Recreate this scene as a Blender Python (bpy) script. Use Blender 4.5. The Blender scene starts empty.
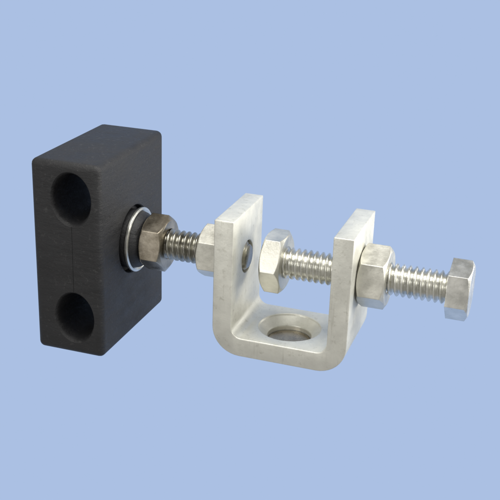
import bpy, bmesh, math, random
from mathutils import Vector, noise
random.seed(3)
S=bpy.context.scene
C=S.collection
S.view_settings.view_transform='Standard'
S.view_settings.look='None'
S.view_settings.exposure=0

def lin(c):
    c=c/255.
    return c/12.92 if c<=.04045 else ((c+.055)/1.055)**2.4
def rgb(r,g,b): return (lin(r),lin(g),lin(b),1)

# ---------------- materials ----------------
def nodes(name):
    m=bpy.data.materials.new(name); m.use_nodes=True
    nt=m.node_tree; b=nt.nodes['Principled BSDF']
    return m,nt,b
def ramp(nt,fac,a,b,p0=.3,p1=.7):
    r=nt.nodes.new('ShaderNodeValToRGB'); r.color_ramp.elements[0].position=p0; r.color_ramp.elements[1].position=p1
    r.color_ramp.elements[0].color=a; r.color_ramp.elements[1].color=b
    nt.links.new(fac,r.inputs[0]); return r.outputs[0]
def metal(name,dark,light,rough=(.28,.45),bump=.05,scale=6,bev=.012,metallic=1.0,pit=60,pitw=.3,speck=None,scr=0):
    m,nt,b=nodes(name); L=nt.links.new
    tc=nt.nodes.new('ShaderNodeTexCoord')
    n=nt.nodes.new('ShaderNodeTexNoise'); n.inputs['Scale'].default_value=scale; n.inputs['Detail'].default_value=8; n.inputs['Roughness'].default_value=.65
    n2=nt.nodes.new('ShaderNodeTexNoise'); n2.inputs['Scale'].default_value=pit; n2.inputs['Detail'].default_value=4
    L(tc.outputs['Object'],n.inputs['Vector']); L(tc.outputs['Object'],n2.inputs['Vector'])
    col=ramp(nt,n.outputs['Fac'],dark,light)
    def over(col,fac_out,strength,c):
        mx=nt.nodes.new('ShaderNodeMix'); mx.data_type='RGBA'
        sc=nt.nodes.new('ShaderNodeMath'); sc.operation='MULTIPLY'; sc.inputs[1].default_value=strength; L(fac_out,sc.inputs[0])
        L(sc.outputs[0],mx.inputs['Factor']); L(col,mx.inputs['A']); mx.inputs['B'].default_value=c
        return mx.outputs['Result']
    if speck:
        n3=nt.nodes.new('ShaderNodeTexNoise'); n3.inputs['Scale'].default_value=18; n3.inputs['Detail'].default_value=7; n3.inputs['Roughness'].default_value=.7
        L(tc.outputs['Object'],n3.inputs['Vector'])
        col=over(col,ramp(nt,n3.outputs['Fac'],(0,0,0,1),(1,1,1,1),.57,.70),.6,speck)
        mp=nt.nodes.new('ShaderNodeMapping'); mp.inputs['Scale'].default_value=(60,60,2.5); mp.inputs['Rotation'].default_value=(.35,.2,0)
        L(tc.outputs['Object'],mp.inputs[0])
        n5=nt.nodes.new('ShaderNodeTexNoise'); n5.inputs['Scale'].default_value=1; n5.inputs['Detail'].default_value=3
        L(mp.outputs[0],n5.inputs['Vector'])
        col=over(col,ramp(nt,n5.outputs['Fac'],(0,0,0,1),(1,1,1,1),.64,.70),.35,speck)
    L(col,b.inputs['Base Color'])
    mr=nt.nodes.new('ShaderNodeMapRange'); mr.inputs['To Min'].default_value=rough[0]; mr.inputs['To Max'].default_value=rough[1]
    mr.inputs['From Min'].default_value=.3; mr.inputs['From Max'].default_value=.7
    L(n.outputs['Fac'],mr.inputs['Value']); L(mr.outputs[0],b.inputs['Roughness'])
    b.inputs['Metallic'].default_value=metallic
    bv=nt.nodes.new('ShaderNodeBevel'); bv.samples=6; bv.inputs['Radius'].default_value=bev
    ml=nt.nodes.new('ShaderNodeMath'); ml.operation='MULTIPLY'; ml.inputs[1].default_value=pitw; L(n2.outputs['Fac'],ml.inputs[0])
    ad=nt.nodes.new('ShaderNodeMath'); ad.operation='ADD'; L(n.outputs['Fac'],ad.inputs[0]); L(ml.outputs[0],ad.inputs[1])
    bp=nt.nodes.new('ShaderNodeBump'); bp.inputs['Strength'].default_value=bump*4; bp.inputs['Distance'].default_value=.02
    L(ad.outputs[0],bp.inputs['Height']); L(bv.outputs[0],bp.inputs['Normal']); L(bp.outputs[0],b.inputs['Normal'])
    return m
M_zinc=metal('galvanised_zinc',(.58,.575,.52,1),(.74,.735,.67,1),(.38,.54),.05,3.5,metallic=.6,speck=(.42,.41,.35,1),pitw=.2)
M_nut=metal('plated_nut_steel',(.50,.49,.43,1),(.76,.745,.67,1),(.27,.44),.03,6,metallic=.85)
M_dark=metal('oiled_steel',(.28,.24,.18,1),(.50,.45,.37,1),(.2,.36),.02,6)
M_bolt=metal('bright_bolt_steel',(.54,.54,.50,1),(.82,.81,.76,1),(.22,.36),.02,7,bev=.006)
M_stud=metal('stud_steel',(.24,.23,.20,1),(.46,.45,.40,1),(.24,.38),.02,10,bev=.005)

def rubber():
    m,nt,b=nodes('black_rubber'); L=nt.links.new
    tc=nt.nodes.new('ShaderNodeTexCoord')
    mp=nt.nodes.new('ShaderNodeMapping'); mp.inputs['Scale'].default_value=(1,1,3)
    L(tc.outputs['Object'],mp.inputs[0])
    n=nt.nodes.new('ShaderNodeTexNoise'); n.inputs['Scale'].default_value=2.2; n.inputs['Detail'].default_value=9; n.inputs['Roughness'].default_value=.7
    L(mp.outputs[0],n.inputs['Vector'])
    n2=nt.nodes.new('ShaderNodeTexNoise'); n2.inputs['Scale'].default_value=55; n2.inputs['Detail'].default_value=5
    L(tc.outputs['Object'],n2.inputs['Vector'])
    n4=nt.nodes.new('ShaderNodeTexNoise'); n4.inputs['Scale'].default_value=30; n4.inputs['Detail'].default_value=8
    L(tc.outputs['Object'],n4.inputs['Vector'])
    base=ramp(nt,n.outputs['Fac'],(.008,.008,.009,1),(.021,.021,.023,1))
    f=ramp(nt,n4.outputs['Fac'],(0,0,0,1),(.3,.3,.3,1),.60,.74)
    mx=nt.nodes.new('ShaderNodeMix'); mx.data_type='RGBA'; L(f,mx.inputs['Factor']); L(base,mx.inputs['A']); mx.inputs['B'].default_value=(.08,.08,.08,1)
    L(mx.outputs['Result'],b.inputs['Base Color'])
    b.inputs['Specular IOR Level'].default_value=.4
    mr=nt.nodes.new('ShaderNodeMapRange'); mr.inputs['From Min'].default_value=.3; mr.inputs['From Max'].default_value=.7
    mr.inputs['To Min'].default_value=.42; mr.inputs['To Max'].default_value=.68
    L(n.outputs['Fac'],mr.inputs['Value']); L(mr.outputs[0],b.inputs['Roughness'])
    bp=nt.nodes.new('ShaderNodeBump'); bp.inputs['Strength'].default_value=.25; bp.inputs['Distance'].default_value=.01
    L(n2.outputs['Fac'],bp.inputs['Height'])
    bp2=nt.nodes.new('ShaderNodeBump'); bp2.inputs['Strength'].default_value=.45; bp2.inputs['Distance'].default_value=.05
    L(n.outputs['Fac'],bp2.inputs['Height']); L(bp2.outputs[0],bp.inputs['Normal']); L(bp.outputs[0],b.inputs['Normal'])
    return m
M_rub=rubber()

# ---------------- helpers ----------------
def mkobj(name,bm,mat,angle=35):
    me=bpy.data.meshes.new(name)
    bmesh.ops.recalc_face_normals(bm,faces=bm.faces)
    bm.to_mesh(me); bm.free()
    for p in me.polygons: p.use_smooth=True
    me.set_sharp_from_angle(angle=math.radians(angle))
    me.materials.append(mat)
    o=bpy.data.objects.new(name,me); C.objects.link(o); return o
def lathe_bm(prof,seg=64,axis='X',center=(0,0,0),closed=False):
    bm=bmesh.new(); rings=[]
    for (a,r) in prof:
        ring=[]
        for i in range(seg):
            t=2*math.pi*i/seg; u=r*math.cos(t); v=r*math.sin(t)
            p={'X':(a,u,v),'Y':(u,a,v),'Z':(u,v,a)}[axis]
            ring.append(bm.verts.new((p[0]+center[0],p[1]+center[1],p[2]+center[2])))
        rings.append(ring)
    n=len(rings)
    for k in range(n if closed else n-1):
        A=rings[k];B=rings[(k+1)%n]
        for i in range(seg):
            j=(i+1)%seg
            bm.faces.new((A[i],A[j],B[j],B[i]))
    if not closed:
        bm.faces.new(rings[0]); bm.faces.new(rings[-1])
    return bm
def apply_mods(o):
    dg=bpy.context.evaluated_depsgraph_get(); dg.update()
    me=bpy.data.meshes.new_from_object(o.evaluated_get(dg))
    o.modifiers.clear(); o.data=me
def cut(o,cutters):
    for c in cutters:
        m=o.modifiers.new('b','BOOLEAN'); m.operation='DIFFERENCE'; m.solver='EXACT'; m.object=c
    apply_mods(o)
    for c in cutters: bpy.data.objects.remove(c,do_unlink=True)
def bevel(o,w,seg=3,ang=35):
    m=o.modifiers.new('v','BEVEL'); m.width=w; m.segments=seg; m.limit_method='ANGLE'; m.angle_limit=math.radians(ang); m.use_clamp_overlap=True
    apply_mods(o)
    for p in o.data.polygons: p.use_smooth=True
    o.data.set_sharp_from_angle(angle=math.radians(40))
def boxbm(x0,x1,y0,y1,z0,z1):
    bm=bmesh.new(); bmesh.ops.create_cube(bm,size=1)
    for v in bm.verts:
        v.co=Vector(((x0+x1)/2+v.co.x*(x1-x0),(y0+y1)/2+v.co.y*(y1-y0),(z0+z1)/2+v.co.z*(z1-z0)))
    return bm

# ---------------- rubber block ----------------
BX,BY,BT,BB=.70,.7156,.9198,.9809
block=mkobj('cushion_block',boxbm(-BX,0,-BY,BY,-BB,BT),M_rub)
bevel(block,.06,5)
def ellcyl(cx,cz,rx,rz,k=.03):
    bm=lathe_bm([(-1,1+k*5),(-BY-.001,1+k*4.2),(-BY+.012,1+k*2.2),(-BY+.035,1+k*.8),(-BY+.07,1),(BY-.05,1),(BY,1+k*3),(1,1+k*5)],72,'Y')
    for v in bm.verts: v.co.x=cx+v.co.x*rx; v.co.z=cz+v.co.z*rz
    return bm
cs=[mkobj('c',ellcyl(-.29,.575,.185,.235),M_rub),
    mkobj('c',ellcyl(-.29,-.60,.185,.235),M_rub),
    mkobj('c',lathe_bm([(-.07,.33),(-.01,.335),(.002,.345),(.3,.36)],72,'X'),M_rub),
    mkobj('c',boxbm(-.293,-.287,-2,-BY+.003,-.345,.325),M_rub)]
cut(block,cs)
for p in block.data.polygons: p.use_smooth=True
block.data.set_sharp_from_angle(angle=math.radians(35))
block.data.materials.clear(); block.data.materials.append(M_rub)

# ---------------- bracket ----------------
X1,X2,T,W,ZT,ZB=.9899,2.2749,.1826,.4243,.4786,.8387
def arc(cx,cz,r,a0,a1,n=10):
    return [(cx+r*math.cos(math.radians(a0+(a1-a0)*i/n)),cz+r*math.sin(math.radians(a0+(a1-a0)*i/n))) for i in range(n+1)]
ro,ri=.27,.10
pts=[(X1,ZT)]+arc(X1+ro,-ZB+ro,ro,180,270)+arc(X2-ro,-ZB+ro,ro,270,360)+[(X2,ZT),(X2-T,ZT)]
pts+=arc(X2-T-ri,-ZB+T+ri,ri,0,-90,8)+arc(X1+T+ri,-ZB+T+ri,ri,270,180,8)+[(X1+T,ZT)]
bm=bmesh.new()
f=bm.faces.new([bm.verts.new((p[0],-W,p[1])) for p in pts])
ex=bmesh.ops.extrude_face_region(bm,geom=[f])
for v in ex['geom']:
    if isinstance(v,bmesh.types.BMVert): v.co.y=W
bracket=mkobj('bracket',bm,M_zinc)
xm=(X1+X2)/2
zt=-ZB+T
cs=[mkobj('c',lathe_bm([(X1-.1,.158),(X1+T+.1,.158)],48,'X'),M_zinc),
    mkobj('c',lathe_bm([(X2-T-.1,.15),(X2+.1,.15)],48,'X'),M_zinc),
    mkobj('c',lathe_bm([(-ZB-.2,.21),(zt-.085,.21),(zt-.015,.30),(zt+.1,.305)],64,'Z',(xm-.01,0,0)),M_zinc)]
cut(bracket,cs)
bevel(bracket,.02,3,40)
bracket.data.materials.clear(); bracket.data.materials.append(M_zinc)
dark_disc=mkobj('added_dark_disc',lathe_bm([(-ZB+.012,.205),(-ZB+.05,.205),(-ZB+.045,.12),(-ZB+.035,.05)],48,'Z',(xm-.01,0,0)),M_dark)  # added dark disc, closes the base hole to make its inside dark

# ---------------- hex parts ----------------
def hexR(t,af,rot):
    a=(t-rot)%(math.pi/3)
    return af/math.cos(a-math.pi/6)
def hex_bm(x0,x1,af,rot,bore=None,ch0=True,ch1=True,slope=1.7,seg=120):
    bm=bmesh.new(); rc=af*.96
    cols=[]
    for i in range(seg):
        t=2*math.pi*i/seg+rot; R=hexR(t,af,rot)
        d=(R-rc)/slope
        pr=[]
        if bore: pr+=[(x0+.10*(x1-x0),bore),(x0,bore*1.16)]
        pr+=[(x0,rc if ch0 else R),(x0+(d if ch0 else 0.002),R),(x1-(d if ch1 else .002),R),(x1,rc if ch1 else R)]
        if bore: pr+=[(x1,bore*1.16),(x1-.10*(x1-x0),bore)]
        cols.append([bm.verts.new((a,r*math.cos(t),r*math.sin(t))) for a,r in pr])
    n=len(cols[0])
    for i in range(seg):
        A=cols[i];B=cols[(i+1)%seg]
        for k in range(n-1): bm.faces.new((A[k],A[k+1],B[k+1],B[k]))
        if bore: bm.faces.new((A[n-1],A[0],B[0],B[n-1]))
    if not bore:
        bm.faces.new([c[0] for c in cols]); bm.faces.new([c[-1] for c in cols])
    return bm
def thread_bm(x0,x1,r,p=.058,depth=.035,seg=48,per=10):
    bm=bmesh.new(); n=int((x1-x0)/p*per)
    rings=[]
    for k in range(n+1):
        x=x0+(x1-x0)*k/n; ring=[]
        e=min((x-x0),(x1-x))
        for i in range(seg):
            t=2*math.pi*i/seg
            ph=((x/p)-t/(2*math.pi))%1
            tri=1-abs(ph*2-1); tri=min(max((tri-.12)/.72,0),1)
            rr=r-depth*(1-tri)
            rr=min(rr,r-.045+e*1.0)
            ring.append(bm.verts.new((x,rr*math.cos(t),rr*math.sin(t))))
        rings.append(ring)
    for k in range(n):
        for i in range(seg):
            j=(i+1)%seg; bm.faces.new((rings[k][i],rings[k][j],rings[k+1][j],rings[k+1][i]))
    bm.faces.new(rings[0]); bm.faces.new(rings[-1])
    return bm
TR=.150
D=math.radians
nutA=mkobj('hex_nut',hex_bm(.15,.375,.243,D(20),TR-.02),M_dark,20)
nutB=mkobj('hex_nut.001',hex_bm(.73,.985,.228,D(25),TR-.02),M_nut,20)
nutC=mkobj('hex_nut.002',hex_bm(1.365,1.56,.262,D(2),TR-.02),M_nut,20)
nutD=mkobj('hex_nut.003',hex_bm(X2+.004,X2+.26,.258,D(20),TR-.02),M_nut,20)
stud=mkobj('threaded_stud',thread_bm(-.06,1.19,TR),M_stud,50)
shank=mkobj('threaded_shank',thread_bm(1.34,3.10,TR),M_bolt,50)
head=mkobj('bolt_head',hex_bm(3.075,3.27,.238,D(15),None,False,True),M_bolt,20)
washer=mkobj('washer',lathe_bm([(.03,.16),(.03,.30),(.045,.318),(.065,.318),(.075,.30),(.06,.27),(.06,.16)],64,'X',closed=True),M_bolt)
collar=mkobj('rubber_collar',lathe_bm([(-.075,.16),(-.075,.29),(.02,.29),(.09,.27),(.125,.245),(.145,.2),(.145,.16)],64,'X',closed=True),M_rub)

# ---------------- hierarchy ----------------
root=bpy.data.objects.new('cable_clamp',None); C.objects.link(root); root.location=(1.3,0,-.98); root.empty_display_size=.3
bolt=bpy.data.objects.new('clamp_bolt',None); C.objects.link(bolt)
bpy.context.view_layer.update()
def par(o,p):
    o.parent=p; o.matrix_parent_inverse=p.matrix_world.inverted()
par(bolt,root); bpy.context.view_layer.update()
for o in (block,bracket,nutA,nutB,nutC,nutD,stud,washer,collar): par(o,root)
for o in (shank,head): par(o,bolt)
bpy.context.view_layer.update()
par(dark_disc,bracket)
root['label']='black rubber block bolted to a silver U-shaped bracket with hex nuts'
root['category']='clamp'
nutA['label']='darker brownish steel nut against the rubber block'

# ---------------- backdrop ----------------
bm=bmesh.new()
prof=[(-1,-5)]+[(14+6*math.sin(D(a)),1-6*math.cos(D(a))) for a in range(0,91,10)]+[(20,20)]
cols=[[bm.verts.new((x,y,z)) for (y,z) in prof] for x in (-22,8)]
for k in range(len(prof)-1): bm.faces.new((cols[0][k],cols[1][k],cols[1][k+1],cols[0][k+1]))
bk=bpy.data.materials.new('blue_backdrop_selflit'); bk.use_nodes=True
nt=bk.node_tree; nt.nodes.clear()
o_=nt.nodes.new('ShaderNodeOutputMaterial'); e=nt.nodes.new('ShaderNodeEmission'); e.inputs[0].default_value=rgb(171,192,227)  # backdrop glows by itself, so its blue stays flat and unshaded
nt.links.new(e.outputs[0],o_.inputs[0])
backdrop=mkobj('backdrop',bm,bk)
backdrop['kind']='structure'

# ---------------- world & lamps ----------------
w=bpy.data.worlds.new('World'); S.world=w; w.use_nodes=True
w.node_tree.nodes['Background'].inputs[0].default_value=(1,.98,.94,1)
w.node_tree.nodes['Background'].inputs[1].default_value=.45
def area(name,loc,tgt,size,power,col=(1,1,1)):
    l=bpy.data.lights.new(name,'AREA'); l.shape='RECTANGLE'; l.size=size[0]; l.size_y=size[1]; l.energy=power; l.color=col
    o=bpy.data.objects.new(name,l); C.objects.link(o); o.location=loc
    o.rotation_euler=(Vector(tgt)-Vector(loc)).to_track_quat('-Z','Y').to_euler(); return o
area('softbox',(1.5,-1,7),(1.4,0,0),(5,4),510,(1,.99,.95))
area('softbox',(8,0,3.5),(1.4,0,0),(3,5),600,(1,.985,.94))
area('softbox',(8.5,6,0),(1.4,0,0),(4,5),260,(1,.985,.95))
area('softbox',(-2,-8,3),(1,0,0),(3,3),190,(1,.99,.96))

# ---------------- camera ----------------
cam=bpy.data.cameras.new('camera'); co=bpy.data.objects.new('camera',cam); C.objects.link(co)
co.location=(3.9504,-8.3748,3.5218); co.rotation_euler=(1.1971,-.0325,.3305)
cam.sensor_width=36; cam.lens=36*1005.3/500; cam.clip_end=200
S.camera=co
